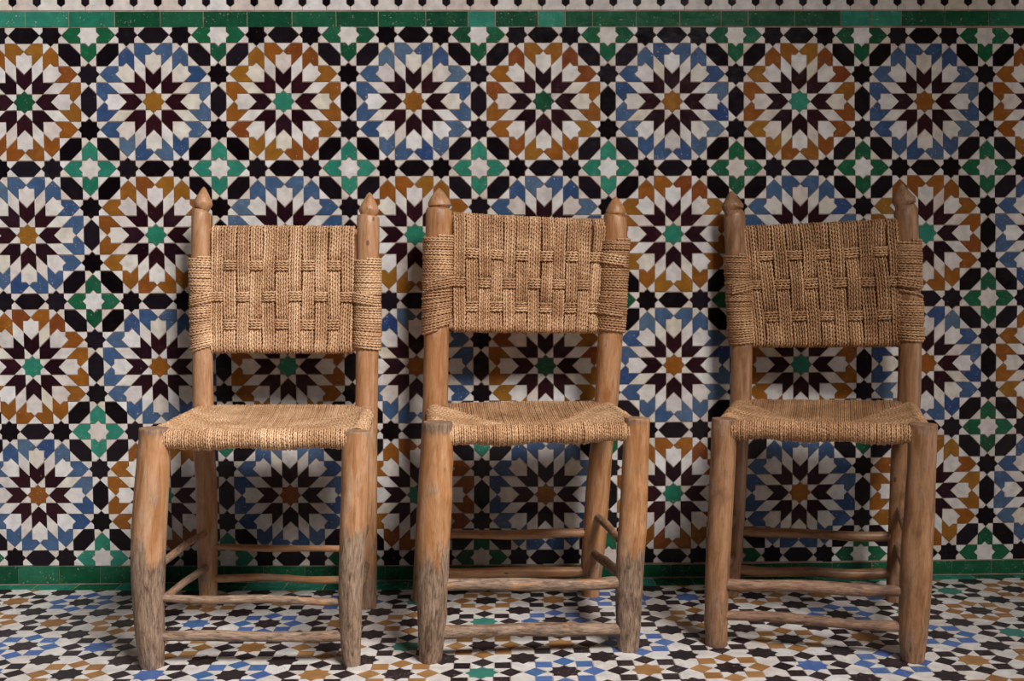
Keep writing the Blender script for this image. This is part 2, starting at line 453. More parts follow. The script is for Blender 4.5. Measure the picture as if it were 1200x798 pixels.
Q = math.pi/2
DM = mirror(SH['dart_tile']); PM = mirror(SH['petal_tile'])
CWROSE = {}
for cx in range(-3, 12):
    for cr in range(-1, 5):
        pos = (cx, -cr)
        inside = 0 <= cr <= 3
        ring, heart = ('amber', 'teal') if (cx + cr) % 2 == 0 else ('blue', 'amber')
        if inside:
            if heart == 'teal' and rng.random() < (0.05 if cx < 4 else 0.5): heart = 'green'
            wadd('star_tile', 's', SH['star_tile'], pos, 0, heart)
            for k in range(8):
                a = k*math.pi/4
                wadd('arrow_tile', 'a', SH['arrow_tile'], pos, a, 'aubergine')
                wadd('rhombus_tile', 'r', SH['rhombus_tile'], pos, a, 'white')
                wadd('shield_tile', 'h', SH['shield_tile'], pos, a, 'white')
                wadd('petal_tile', 'p', SH['petal_tile'], pos, a, ring)
                wadd('petal_tile', 'q', PM, pos, a, ring)
                wadd('dart_tile', 'd', SH['dart_tile'], pos, a, 'white')
                # white triangles where two petals part
                if k % 2 == 0:
                    c, s = math.cos(a), math.sin(a)
                    y = 0.5 - w
                    tri = [(-w, 0), (0, -w), (w, 0)]
                    wadd('triangle_tile', 't', tri, (pos[0] - y*s, pos[1] + y*c), a, 'white')
                else:
                    c, s = math.cos(a), math.sin(a)
                    y = (0.5 - w - (0.14645 - R)) + w
                    tri = [(-w, 0), (0, -w), (w, 0)]
                    wadd('triangle_tile', 't', tri, (pos[0] - y*s, pos[1] + y*c), a, 'white')
        # the framing strips: the cell corner to the upper left of this rosette, plus half of two edges
        kx, ky = cx - 0.5, -(cr) + 0.5
        if -0.5 <= -ky + 0.001 and cr <= 4 and cr >= 0:
            wadd('star_tile', 's', SH['star_tile'], (kx, ky), 0, 'white')
            green = 'teal' if (cr == 1 and rng.random() < .8) or rng.random() < 0.3 else 'green'
            if cr == 0 or cx > 5: green = 'green'
            for k in range(4):
                a = k*Q
                c, s = math.cos(a), math.sin(a)
                ys = ky + (R + 2*w)*c
                if (cr == 0 and k == 0) or (cr == 4 and k == 2): continue
                wadd('heart_tile', 'g', SH['heart_tile'], (kx, ky), a, green)
            # black stars on the strips and the darts round them
            d = 0.5 - 2*w - R
            for k in range(4):
                a = k*Q
                c, s = math.cos(a), math.sin(a)
                if (cr == 0 and k == 0) or (cr == 4 and k == 2): continue
                sp = (kx - d*s, ky + d*c)
                wadd('star_tile', 's', SH['star_tile'], sp, 0, 'black')
                for j in range(4):
                    for mm, pl in (('d', SH['dart_tile']), ('e', DM)):
                        aj = a + j*Q
                        wadd('dart_tile', mm, pl, sp, aj, 'white')
            # long hexagons: one on the strip to the right, one on the strip below
            if True: wadd('hexagon_tile', 'h', SH['hexagon_tile'], (kx + 0.5, ky), 0, 'black')
            if cr < 4: wadd('hexagon_tile', 'h', SH['hexagon_tile'], (kx, ky - 0.5), Q, 'black')
            # slanted hexagons and corner triangles
            for k in range(4):
                a = math.pi/4 + k*Q
                if cr == 0 and k in (0, 3): continue
                if cr == 4 and k in (1, 2): continue
                t = (w + R) * math.sqrt(2)
                c, s = math.cos(a - 0), math.sin(a)
                dx, dy = -s, c
                cpos = (kx + dx*t, ky + dy*t)
                wadd('hexagon_tile', 'h', SH['hexagon_tile'], cpos, a, 'black')
                t2 = w*math.sqrt(2) + R/math.sqrt(2)
                wadd('triangle_tile', 't', [(-w, 0), (0, -w), (w, 0)], (kx + dx*t2, ky + dy*t2), a, 'white')
wp.build({}, in_view)

# rows of rectangular glazed tiles
def quad_tiles(parent, name, cuts, lo, hi, point, frame_fn, mats_pick, gap=0.0006, cham=0.0005, depth=0.003):
    for a, b in zip(cuts[:-1], cuts[1:]):
        c = [point(a, lo), point(b, lo), point(b, hi), point(a, hi)]
        ctr = sum(c, Vector())/4
        inv = frame_fn.inverted()
        pl = [tuple((inv @ (p - ctr))[:2]) for p in c]
        v, f = prism(pl, gap, cham, depth)
        o = link(name, mesh_np(name, v, f, mats_pick(a)), parent)
        o.matrix_world = Matrix.Translation(ctr) @ frame_fn @ Matrix.Rotation(math.radians(rng.gauss(0, .3)), 4, 'X')
WF = wp.frame; FF = Matrix.Identity(4)
def cuts_from(x0, x1, mean, var=0.06, short=0.12):
    out = [x0]
    while out[-1] < x1:
        out.append(out[-1] + mean*(rng.choice((0.62, 0.7)) if rng.random() < short else rng.gauss(1, var)))
    return out
base = link('baseboard_back', box_mesh('baseboard_back', (-2.4, -0.0002, -0.004), (2.6, PROUD + 0.001, 0.037), M['grout']), None, 'structure')
def base_hi(u):
    return wall_pt(u, 3.5 + w).z
quad_tiles(base, 'border_tile', cuts_from(-1.7, 2.0, 0.0985, 0.02, 0.0), 0, 1,
           lambda x, t: Vector((x, -0.002, 0.0015 + t*(base_hi((x-WX)/CW) - 0.0025))), WF,
           lambda x: rng.choice((M['deep'], M['green'], M['deep'])) if x < 0.95 else M['green'])
# upper border and the frieze above it
trim1 = link('trim_1', box_mesh('trim_1', (-2.4, 0.0002, 1.3275), (2.6, PROUD + 0.001, 1.3665), M['grout']), None, 'structure')
def pick_top(x):
    r = rng.random()
    if x < -0.7: return M['teal'] if r < 0.5 else M['deep']
    return M['green'] if r < 0.55 else (M['deep'] if r < 0.9 else M['teal'])
quad_tiles(trim1, 'border_tile', cuts_from(-1.75, 2.0, 0.1045, 0.04, 0.22), 1.3285, 1.3655,
           lambda x, z: Vector((x, -0.001, z)), WF, pick_top)
trim2 = link('trim_2', box_mesh('trim_2', (-2.4, 0.0002, 1.3665), (2.6, PROUD + 0.001, 1.47), M['grout']), None, 'structure')
STEP = 0.0567; X0 = -1.0925
hw, tip = 0.0093, 0.0085
for i in range(-10, 55):
    x = X0 + i*STEP
    # white tile between two pendants
    poly = [(x, 0), (x + STEP, 0), (x + STEP, tip), (x + STEP - hw, tip + 0.007), (x + STEP - hw, tip + 0.055), (x + STEP, tip + 0.062), (x + STEP, 0.10),
            (x, 0.10), (x, tip + 0.062), (x + hw, tip + 0.055), (x + hw, tip + 0.007), (x, tip)]
    cx = x + STEP/2
    v, f = prism([(a - cx, b - 0.05) for a, b in poly], 0.0005, 0.0004, 0.002)
    if i == -10: wme = mesh_np('frieze_tile', v, f, M['white'])
    o = link('frieze_tile', wme, trim2); o.matrix_world = Matrix.Translation((cx, -0.0008, 1.3672 + 0.05)) @ WF
    pend = [(0, -0.031), (hw, -0.024), (hw, 0.024), (0, 0.031), (-hw, 0.024), (-hw, -0.024)]
    if i == -10:
        v, f = prism(pend, 0.0004, 0.0004, 0.002); pme = mesh_np('pendant_tile', v, f, M['black'])
    o = link('pendant_tile', pme, trim2); o.matrix_world = Matrix.Translation((x, -0.0006, 1.3672 + tip + 0.031)) @ WF

# ------------------------------------------------------------------ floor
floor = link('floor', box_mesh('floor', (-2.6, -4.2, -0.12), (2.8, 0.25, -0.0009), F_['grout']), None, 'structure')
fp = Pieces(floor, lambda u, v: floor_pt(u, -v), FQ, F_, 0.0005, 0.0004, 0.0018)
fp.frame = Matrix.Identity(4)
SR = 0.2071; h = 0.1464
STAR = star_poly(SR)
SQ = [(0, -h), (h, 0), (0, h), (-h, 0)]
KITE = [(SR, 0), (0.3536, 0.1464), (SR*0.70711, SR*0.70711), (0.76537*SR*math.cos(math.pi/8), 0.76537*SR*math.sin(math.pi/8))]
HEXA = [(0.5, 0), (0.6464, 0.1464), (0.6464, 0.3536), (0.5 + 0.29289*SR, 0.5 - 0.70711*SR), (0.5, 0.2929), (0.5 - 0.29289*SR, 0.5 - 0.70711*SR), (0.3536, 0.3536), (0.3536, 0.1464)]
V_EDGE = 0.62
def fadd(kind, key, poly, pos, ang, color):
    c, s = math.cos(ang), math.sin(ang)
    pl = [(x*c - y*s, x*s + y*c) for x, y in poly]
    if max(p[1] for p in pl) + pos[1] > V_EDGE:
        pl = clip_y(pl, V_EDGE - pos[1])
        if len(pl) < 3 or abs(area(pl)) < 1.5e-3: return
        q = []
        for i, p in enumerate(pl):
            a, b = pl[i-1], pl[(i+1) % len(pl)]
            if abs((p[0]-a[0])*(b[1]-p[1]) - (p[1]-a[1])*(b[0]-p[0])) > 1e-6: q.append(p)
        if len(q) < 3: return
        fp.add(kind, (key, 'cut', round(ang, 2), pos[1]), q, pos, 0.0, color); return
    fp.add(kind, key, poly, pos, ang, color)
RING = {(0,0):'amber',(-6,0):'blue',(-5,1):'amber',(-6,2):'blue',(-5,3):'amber',(1,1):'blue',(0,2):'amber',(1,3):'blue',(4,0):'amber',
        (3,1):'amber',(3,3):'amber',(8,0):'amber',(7,1):'amber',(6,2):'blue',(5,3):'blue',(2,0):'blue',(2,2):'blue',(4,2):'amber',
        (-1,1):'amber',(-3,1):'blue',(-2,2):'amber',(-4,2):'amber',(5,1):'blue',(-3,3):'blue',(-4,0):'amber',(6,0):'blue',(-1,3):'amber'}
HUBC = {(1,0):'amber',(0,1):'green',(1,2):'amber',(0,3):'green',(-7,0):'amber',(-6,1):'amber',(-5,2):'blue',(3,0):'blue',(2,3):'amber',
        (7,0):'green',(7,2):'green',(6,3):'amber',(5,2):'amber',(4,3):'blue',(-4,1):'blue',(-4,3):'blue',(-3,2):'amber',(-1,2):'green',
        (-1,0):'green',(-2,1):'amber',(2,1):'blue',(3,2):'amber',(5,0):'amber',(6,1):'green',(4,1):'blue',(-2,3):'amber'}
for i in range(-12, 14):
    for j in range(-1, 13):
        pos = (i, -j)
        X = (i + j) % 2 == 0
        ringc = RING.get((i, j), rng.choice(('amber', 'blue', 'amber'))) if X else 'black'
        hub = 'black' if X else HUBC.get((i, j), rng.choice(('amber', 'blue', 'green', 'amber')))
        if j >= 0:
            fadd('star_tile', 's', STAR, pos, 0, hub)
        for k in range(8):
            a = k*math.pi/4
            fadd('square_tile', 'q', SQ, (i + 0.3536*math.cos(a), -j + 0.3536*math.sin(a)), a, ringc)
            if j >= 0: fadd('dart_tile', 'k', KITE, pos, a, 'white')
        fadd('star_tile', 's', STAR, (i + .5, -j - .5), 0, 'black')
        fadd('hexagon_tile', 'x', HEXA, pos, 0, 'white')
        fadd('hexagon_tile', 'x', HEXA, (i + 1, -j), math.pi, 'white')
        fadd('hexagon_tile', 'x', HEXA, pos, Q, 'white')
        fadd('hexagon_tile', 'x', HEXA, (i, -j + 1), -Q, 'white')
fp.build({'dart_tile': 0}, in_view, 0.25)
# green border lying on the floor along the wall
trim3 = link('trim_3', box_mesh('trim_3', (-2.4, -0.04, -0.004), (2.6, PROUD, -0.0007), F_['grout']), None, 'structure')
cuts = cuts_from(-11.5, 12.5, 0.64, 0.02, 0.0)
quad_tiles(trim3, 'border_tile', cuts, 0, 1,
           lambda u, t: floor_pt(u, -V_EDGE).lerp(Vector((floor_pt(u, -V_EDGE).x, -0.003, 0)), t) + Vector((0, 0, -0.0001)), FF,
           lambda x: M['teal'] if rng.random() < .3 else M['green'], depth=0.002)

# unseen pier and springing arch, added and shaped to shade the right of the wall
def extrude_y(name, outline, y0, y1, mat):
    n = len(outline)
    v = [(x, y0, z) for x, z in outline] + [(x, y1, z) for x, z in outline]
    f = [list(range(n)), list(range(2*n-1, n-1, -1))] + [[(i+1) % n, i, n+i, n+(i+1) % n] for i in range(n)]
    return mesh_np(name, v, f, mat)
M['plaster'] = grout('lime_plaster', (0.52, 0.42, 0.33), (0.62, 0.52, 0.42))
SHADE_OUTLINE = [(1.36, 0.0), (2.0, 0.0), (2.0, 3.9), (-0.1, 3.9), (0.2, 3.45), (0.5, 3.15), (0.79, 2.87), (1.03, 2.62), (1.25, 2.42), (1.39, 2.2), (1.43, 1.98), (1.36, 1.9)]
link('shade_pier', extrude_y('shade_pier', SHADE_OUTLINE, -1.95, -1.7, M['plaster']), None, 'structure')

# ------------------------------------------------------------------ wood: lofted branches
def smooth_rows(rows, step, keep_above=None):
    rows = sorted(rows, key=lambda r: r[2])
    a = np.array(rows, dtype=float)
    if a[0, 2] < 0.012: a[0, 2] = 0.0
    z = np.arange(a[0, 2], a[-1, 2], step); z = np.append(z, a[-1, 2])
    if keep_above is not None:
        z = np.concatenate((z[z < keep_above], a[a[:, 2] >= keep_above, 2]))
    out = np.stack([np.interp(z, a[:, 2], a[:, i]) for i in (0, 1, 2, 3)], 1)
    n = len(z) if keep_above is None else int((z < keep_above).sum())
    k = 5
    if n > 2*k:
        for c in (0, 1, 3):
            p = np.pad(out[:n, c], k, mode='edge')
            if n < len(z): p[-k:] = out[n, c]
            out[:n, c] = np.convolve(p, np.ones(2*k+1)/(2*k+1), 'valid')
    return out

def loft(name, centers, radii, mat, parent, wear, seed, sides=28, wob=0.035, cap=0.003, ref=None, closed_tip=False, ell=1.0):
    """skin rings over a centre line; stores the unbent position and the weathering"""
    C = np.asarray(centers, float); rad = np.asarray(radii, float); n = len(C)
    T = np.gradient(C, axis=0); T /= np.linalg.norm(T, axis=1)[:, None]
    ref = np.array(ref if ref is not None else (1.0, 0, 0))
    N = ref - (T @ ref)[:, None]*T; N /= np.linalg.norm(N, axis=1)[:, None]
    B = np.cross(T, N)
    s = np.concatenate(([0], np.cumsum(np.linalg.norm(np.diff(C, axis=0), axis=1))))
    rs = np.random.RandomState(seed)
    th = np.arange(sides)*2*math.pi/sides
    W = np.zeros((n, sides))
    for m in range(1, 5):
        for k in range(3):
            fr = rs.uniform(3, 26); ph1, ph2 = rs.uniform(0, 6.28, 2)
            W += rs.normal()/m * np.cos(m*th[None, :] + ph1 + 1.3*np.sin(fr*s[:, None] + ph2))*np.sin(fr*1.7*s[:, None] + ph2)
    W *= wob/3
    # a few lumps where side twigs were cut
    for k in range(int(s[-1]/0.11)):
        s0, t0 = rs.uniform(0, s[-1]), rs.uniform(0, 6.28)
        dt = (th - t0 + math.pi) % (2*math.pi) - math.pi
        W += rs.uniform(0.03, 0.09)*(wob/0.035)*np.exp(-((s[:, None]-s0)/0.012)**2 - (dt[None, :]/0.45)**2)
    rr = rad[:, None]*(1 + W)
    V = C[:, None, :] + rr[..., None]*(np.cos(th)[None, :, None]*N[:, None, :] + ell*np.sin(th)[None, :, None]*B[:, None, :])
    rest = np.stack((rr*np.cos(th), rr*np.sin(th), np.repeat(s[:, None], sides, 1)), -1)
    wr = np.repeat(np.asarray(wear, float)[:, None], sides, 1)
    verts = [V.reshape(-1, 3)]; rests = [rest.reshape(-1, 3)]; wears = [wr.ravel()]
    i = np.arange(n-1)[:, None]; j = np.arange(sides)[None, :]
    a = i*sides + j; b = i*sides + (j+1) % sides
    quads = np.stack((a, b, b+sides, a+sides), -1).reshape(-1, 4)
    faces = quads.tolist()
    # caps: a short bevel ring, then the cut face
    cnt = n*sides
    for end, sg in ((0, -1), (n-1, 1)):
        ring = V[end]; c = ring.mean(0)
        r2 = c + (ring - c)*0.965 + T[end]*sg*cap*0.6
        mid = c + T[end]*sg*cap*1.05
        verts += [r2, mid[None]]
        rests += [rest[end]*0.95 + np.array((0, 0, sg*cap)), np.array([[0, 0, rest[end, 0, 2] + sg*cap]])]
        wears += [np.full(sides, wear[end]), np.array([wear[end]])]
        e0 = end*sides
        for k in range(sides):
            k2 = (k+1) % sides
            if sg > 0:
                faces.append([e0+k, e0+k2, cnt+k2, cnt+k]); faces.append([cnt+k, cnt+k2, cnt+sides])
            else:
                faces.append([e0+k2, e0+k, cnt+k, cnt+k2]); faces.append([cnt+k2, cnt+k, cnt+sides])
        cnt += sides + 1
    me = mesh_np(name, np.concatenate(verts), faces, mat, True, {'rest': np.concatenate(rests), 'wear': np.concatenate(wears)})
    me.set_sharp_from_angle(angle=math.radians(38))
    return link(name, me, parent)

# ------------------------------------------------------------------ rope: two-ply twisted strands
PITCH = 0.0195
def resample(P, step):
    P = np.asarray(P, float)
    d = np.concatenate(([0], np.cumsum(np.linalg.norm(np.diff(P, axis=0), axis=1))))
    n = max(2, int(round(d[-1]/step)) + 1)
    t = np.linspace(0, d[-1], n)
    return np.stack([np.interp(t, d, P[:, k]) for k in range(3)], 1)
class Ropes:
    def __init__(self): self.v = []; self.f = []; self.r = []; self.n = 0
    def strand(self, P, a, ref, step=0.0026, k=8, lobe=0.40, rnd=None, hand=1, pitch=PITCH):
        C = resample(P, step); n = len(C)
        T = np.gradient(C, axis=0); T /= np.linalg.norm(T, axis=1)[:, None] + 1e-12
        ref = np.asarray(ref, float)
        if ref.ndim == 1: ref = np.repeat(ref[None], n, 0)
        N = ref - (T*ref).sum(1)[:, None]*T; N /= np.linalg.norm(N, axis=1)[:, None] + 1e-12
        B = np.cross(T, N)
        s = np.concatenate(([0], np.cumsum(np.linalg.norm(np.diff(C, axis=0), axis=1))))
        ph = hand*s*2*math.pi/pitch + nrng.uniform(0, 6.28)
        th = np.arange(k)*2*math.pi/k
        th2 = th[None, :] + 0.25*ph[:, None]*0
        r = a*(1 - lobe*0.6 + lobe*np.cos(2*(th2 - ph[:, None])))
        r *= 1 + 0.06*np.sin(s*37 + ph[0])[:, None]
        V = C[:, None] + r[..., None]*(np.cos(th2)[..., None]*N[:, None] + np.sin(th2)[..., None]*B[:, None])
        self.v.append(V.reshape(-1, 3))
        i = np.arange(n-1)[:, None]; j = np.arange(k)[None, :]
        x = i*k + j; y = i*k + (j+1) % k
        self.f.append(np.stack((x, y, y+k, x+k), -1).reshape(-1, 4) + self.n)
        self.n += n*k
        self.r.append(np.full(n*k, nrng.uniform(0, 1) if rnd is None else rnd))
    def build(self, name, mat, parent):
        me = mesh_np(name, np.concatenate(self.v), np.concatenate(self.f), mat, True, {'rnd': np.concatenate(self.r)})
        return link(name, me, parent)

def interp_row(rows, z):
    a = np.array(sorted(rows, key=lambda r: r[2]))
    return np.array([np.interp(z, a[:, 2], a[:, i]) for i in (0, 1)] + [z]), float(np.interp(z, a[:, 2], a[:, 3]))

def smoothstep(a, b, x):
    t = np.clip((x-a)/(b-a), 0, 1); return t*t*(3-2*t)

def build_chair(key, d, label):
    wood_m, rope_m = W_[key], R_[key]
    feet = [min(d[k], key=lambda r: r[2]) for k in ('FL', 'FR', 'RL', 'RR')]
    base = Vector((sum(f[0] for f in feet)/4, sum(f[1] for f in feet)/4, 0))
    root = bpy.data.objects.new('rope_chair', None); COL.objects.link(root)
    root.location = base; root.empty_display_size = 0.1
    root['label'] = label; root['category'] = 'chair'; root['group'] = 'rope-seated wooden chairs in a row along the tiled wall'
    b = np.array(base)
    L = {k: [(r[0]-b[0], r[1]-b[1], r[2], r[3]) for r in d[k]] for k in ('FL', 'FR', 'RL', 'RR')}
    sd = {'c1': 10, 'c2': 40, 'c3': 70}[key]
    for q, k in enumerate(('FL', 'FR')):
        a = smooth_rows(L[k], 0.006)
        lo, hi = d['wear']
        wear = 0.20 + 0.80*(1 - smoothstep(lo, hi, a[:, 2])) + 0.45*smoothstep(0.425, 0.447, a[:, 2])
        rr = a[:, 3].copy(); rr[-6:] = np.maximum(rr[-6:], rr[-7]*0.965)
        loft('leg', a[:, :3], rr, wood_m, root, wear, sd+q, wob=0.04, cap=0.0025)
    for q, k in enumerate(('RL', 'RR')):
        zk = max(r[2] for r in L[k]) - 0.075
        a = smooth_rows(L[k], 0.007, zk)
        for i in range(len(a)-6, 2, -1):            # the turned groove under the finial
            if a[i, 2] > zk and a[i, 3] < a[i-1, 3] and a[i, 3] <= a[i+1, 3]: a[i, 3] *= 0.86
        wear = 0.04 + 0.50*(1 - smoothstep(0.02, 0.22, a[:, 2])) + 0.32*smoothstep(0.80, 0.9, a[:, 2])
        loft('back_post', a[:, :3], a[:, 3], wood_m, root, wear, sd+5+q, wob=0.012, cap=0.0008)
    # rungs
    for q, (nm, A, B, r) in enumerate(d['rungs']):
        A = np.array(A) - b; B = np.array(B) - b
        n = max(20, int(np.linalg.norm(B-A)/0.008))
        t = np.linspace(0, 1, n)[:, None]
        rs = np.random.RandomState(sd*7 + q)
        P = A + (B-A)*t
        bow = rs.uniform(-0.004, 0.004, 3); bow[2] = -abs(bow[2]) if nm[0] == 'f' else bow[2]
        P = P + np.sin(math.pi*t)*bow + 0.0016*np.sin(t*rs.uniform(6, 11) + rs.uniform(0, 6))*np.array((0, .6, 1))
        rad = r*(1 + 0.07*np.sin(t[:, 0]*rs.uniform(5, 12) + rs.uniform(0, 6)))
        wear = np.full(n, {'f': 0.72, 'b': 0.16, 'l': 0.6, 'r': 0.6}[nm[0]] + (0.1 if nm[1] == 'l' else 0))
        loft('rung', P, rad, wood_m, root, wear, sd*3+q, sides=16, wob=0.06, ref=(0, 0, 1))
    # ---------------- seat
    c = {k: interp_row(L[k], 0.428)[0] for k in L}
    cr = {k: interp_row(L[k], 0.428)[1] for k in L}
    RAIL, ROLL, ZC = 0.011, 0.0185, 0.4285
    SAG = d['sag']
    def bil(u, v):
        u = np.asarray(u, float)[..., None]; v = np.asarray(v, float)[..., None]
        return (1-v)*((1-u)*c['FL'] + u*c['FR']) + v*((1-u)*c['RL'] + u*c['RR'])
    def ztop(u, v):
        e = np.minimum(np.minimum(u, 1-u), np.minimum(v, 1-v))
        return ZC + ROLL - SAG*np.sin(math.pi*np.clip(u, 0, 1))**0.6*np.sin(math.pi*np.clip(v, 0, 1))**0.6 + d['crown']*np.sin(math.pi*np.clip(u, 0, 1))*np.clip(v, 0, 1)**2
    # hidden stuffing and rails: the body of the seat
    gu, gv = np.meshgrid(np.linspace(0.03, 0.97, 15), np.linspace(0.03, 0.97, 15))
    top = bil(gu, gv); top[..., 2] = ztop(gu, gv) - 0.0075
    bot = top.copy(); bot[..., 2] = ZC - 0.006
    vs = np.concatenate((top.reshape(-1, 3), bot.reshape(-1, 3))); fs = []
    for i in range(14):
        for j in range(14):
            a0 = i*15+j; fs.append([a0, a0+1, a0+16, a0+15]); fs.append([225+a0+15, 225+a0+16, 225+a0+1, 225+a0])
    for i in range(14):
        for a0, a1 in ((i, i+1), (15*14+i+1, 15*14+i), (15*(i+1), 15*i), (15*i+14, 15*(i+1)+14)):
            fs.append([a1, a0, 225+a0, 225+a1])
    base_n = len(vs); allv = [vs]
    for ka, kb in (('FL', 'FR'), ('FL', 'RL'), ('FR', 'RR'), ('RL', 'RR')):
        pa, pb = c[ka], c[kb]; t = (pb-pa)/np.linalg.norm(pb-pa)
        nn = np.array((0, 0, 1.0)); bb = np.cross(t, nn)
        for e in (pa, pb):
            allv.append(np.array([e + np.array((0, 0, ZC - 0.428)) + RAIL*(math.cos(x)*nn + math.sin(x)*bb) for x in np.arange(10)*2*math.pi/10]))
        for k in range(10):
            fs.append([base_n+k, base_n+(k+1) % 10, base_n+10+(k+1) % 10, base_n+10+k])
        base_n += 20
    seat = link('seat', mesh_np('seat', np.concatenate(allv), fs, rope_m, True, {'rnd': np.zeros(base_n)}), root)
    m_ = 0.36; sp = 0.0043
    def section(which):
        rp = Ropes()
        front = which in ('front', 'back')
        p0, p1 = {'front': ('FL', 'FR'), 'back': ('RL', 'RR'), 'left': ('FL', 'RL'), 'right': ('FR', 'RR')}[which]
        Ln = np.linalg.norm(c[p1]-c[p0])
        s0 = (cr[p0]*0.72 if which in('front','back') else cr[p0]*0.95)/Ln; s1 = (cr[p1]*0.72 if which in('front','back') else cr[p1]*0.6)/Ln
        n = int((1-s0-s1)*Ln/sp)
        for i in range(n+1):
            s = s0 + (1-s0-s1)*i/n + nrng.normal(0, 0.0003)/Ln
            if front: lim = min(0.5, 0.5*s/m_, 0.5*(1-s)/m_)
            else: lim = 2*m_*min(s, 1-s)
            edge = c[p0] + (c[p1]-c[p0])*s
            u0 = {'front': (s, 0), 'back': (s, 1), 'left': (0, s), 'right': (1, s)}[which]
            fan = (s-0.5)*0.0
            if front: u1 = (s + fan, lim if which == 'front' else 1-lim)
            else: u1 = (lim if which == 'left' else 1-lim, s)
            e1 = bil(u1[0], u1[1])
            inward = e1 - edge; inward[2] = 0
            ln = np.linalg.norm(inward); inward /= ln + 1e-9
            if ln < 0.004:
                inward = {'front': np.array((0, 1., 0)), 'back': np.array((0, -1., 0)), 'left': np.array((1., 0, 0)), 'right': np.array((-1., 0, 0))}[which]
            Rr = ROLL*(1 + nrng.normal(0, 0.035)) - 0.001
            bulge = 0.0022*math.sin(s*17 + sd) if front else 0
            ang = np.radians(np.linspace(-115, 90, 16))
            P = [edge + np.array((0, 0, ZC-0.428)) + (-inward*math.cos(x) + np.array((0, 0, 1.0))*math.sin(x))*(Rr + bulge*(math.sin(x) < .5)) for x in ang]
            P = [P[0] + inward*0.03 + np.array((0, 0, .001))] + P
            m = max(3, int(ln/0.006))
            for t in np.linspace(0, 1, m)[1:]:
                u = u0[0] + (u1[0]-u0[0])*t; v = u0[1] + (u1[1]-u0[1])*t
                q = bil(u, v); q[2] = float(ztop(np.array(u), np.array(v))) - 0.001
                # settle from the round of the rail on to the sagging top
                P.append(q)
            if ln > 0.01: P[-1] = P[-1] - np.array((0, 0, 0.003))
            axis = (c[p1]-c[p0])/Ln
            rp.strand(P, 0.0027, axis, step=0.0026, k=6, lobe=0.40, pitch=0.0155, rnd=nrng.uniform(0.25, 0.75), hand=(1 if which in ('front', 'left') else -1))
        rp.build('rope_section', rope_m, seat)
    for wn in ('front', 'back', 'left', 'right'): section(wn)
    # ---------------- backrest
    TLx, TLz, TRx, TRz, BLx, BLz, BRx, BRz = d['panel']
    TLx -= b[0]; TRx -= b[0]; BLx -= b[0]; BRx -= b[0]
    rr_ = 0.0085
    def cen(s, t):
        """centre surface of the panel: s to the right, t downwards"""
        xt = TLx + (TRx-TLx)*s; xb = BLx + (BRx-BLx)*s
        zt = TLz + (TRz-TLz)*s - rr_ - .003; zb = BLz + (BRz-BLz)*s + rr_ + .003
        sag = d['edge_sag']*math.sin(math.pi*s)
        zt -= sag; zb -= 0.4*sag
        x = xt + (xb-xt)*t; z = zt + (zb-zt)*t
        yl = interp_row(L['RL'], z)[0][1]; yr = interp_row(L['RR'], z)[0][1]
        return np.array((x, yl + (yr-yl)*s, z))
    rv = []; rf = []
    prof = [(0, x) for x in np.radians(np.linspace(-60, 240, 12))] + [('m', -1)] + [(1, x) for x in np.radians(np.linspace(120, 420, 12))] + [('m', 1)]
    for s in np.linspace(-0.05, 1.05, 12):
        ring = []
        for t, x in prof:
            if t == 'm': ring.append(cen(float(s), 0.5) + np.array((0, 0.0018*x, 0)))
            else: ring.append(cen(float(s), t) + rr_*np.array((0, math.cos(x), math.sin(x))))
        rv.append(np.array(ring))
    k_ = len(prof)
    for i in range(11):
        for k in range(k_):
            k2 = (k+1) % k_
            rf.append([i*k_+k, i*k_+k2, (i+1)*k_+k2, (i+1)*k_+k])
    nb = 12*k_
    back = link('backrest', mesh_np('backrest', np.concatenate(rv), rf, wood_m, True,
                {'rest': np.concatenate(rv), 'wear': np.full(nb, 0.2)}), root)
    NB = d['bands']; H = TLz - BLz; hw_ = 0.0125/H
    def vis(bi, r): return (bi % 2) == d['parity'][r]
    Wd = TRx - TLx
    per = 5; ns = NB*per
    for bi in range(NB):
        rp = Ropes()
        shift = nrng.normal(0, 0.0005); sway = nrng.normal(0, 0.0010); swp = nrng.uniform(0, 6.28)
        for k in range(per):
            s = (bi + 0.5/per + k/per*1.0)/NB
            gap = 0.03/NB*((k - 2)/2)*-1
            s = s + gap*0.6
            P = []
            thick = 0.0034
            for x in np.linspace(math.pi*0.1, math.pi, 9):         # over the top rail, back to front
                p = cen(s, 0); P.append(p + np.array((0, math.cos(x), math.sin(x)))*(rr_+thick))
            for t in np.linspace(0.03, 0.97, 46):
                p = cen(s, t); off = rr_ + thick
                for r, tr in enumerate(d['rows']):
                    g = max(0.0, 1 - (abs(t - tr)/(hw_*1.9))**2) if abs(t-tr) < hw_*1.9 else 0
                    off += (-0.0065 if vis(bi, r) else 0.0028)*g
                wobx = 0.0007*math.sin(t*7 + bi*1.7 + k*.3) + shift + sway*math.sin(t*5 + swp)
                P.append(p + np.array((wobx, -off, 0)))
            for x in np.linspace(math.pi, math.pi*1.9, 9):
                p = cen(s, 1); P.append(p + np.array((0, math.cos(x), math.sin(x)))*(rr_+thick))
            P.append(cen(s, 0.5) + np.array((0, rr_+thick, 0)))
            P.append(cen(s, 0.05) + np.array((0, rr_+thick, 0)))
            rp.strand(P, 0.00325, (1, 0, 0), step=0.0027, k=8)
        rp.build('rope_band', rope_m, back)
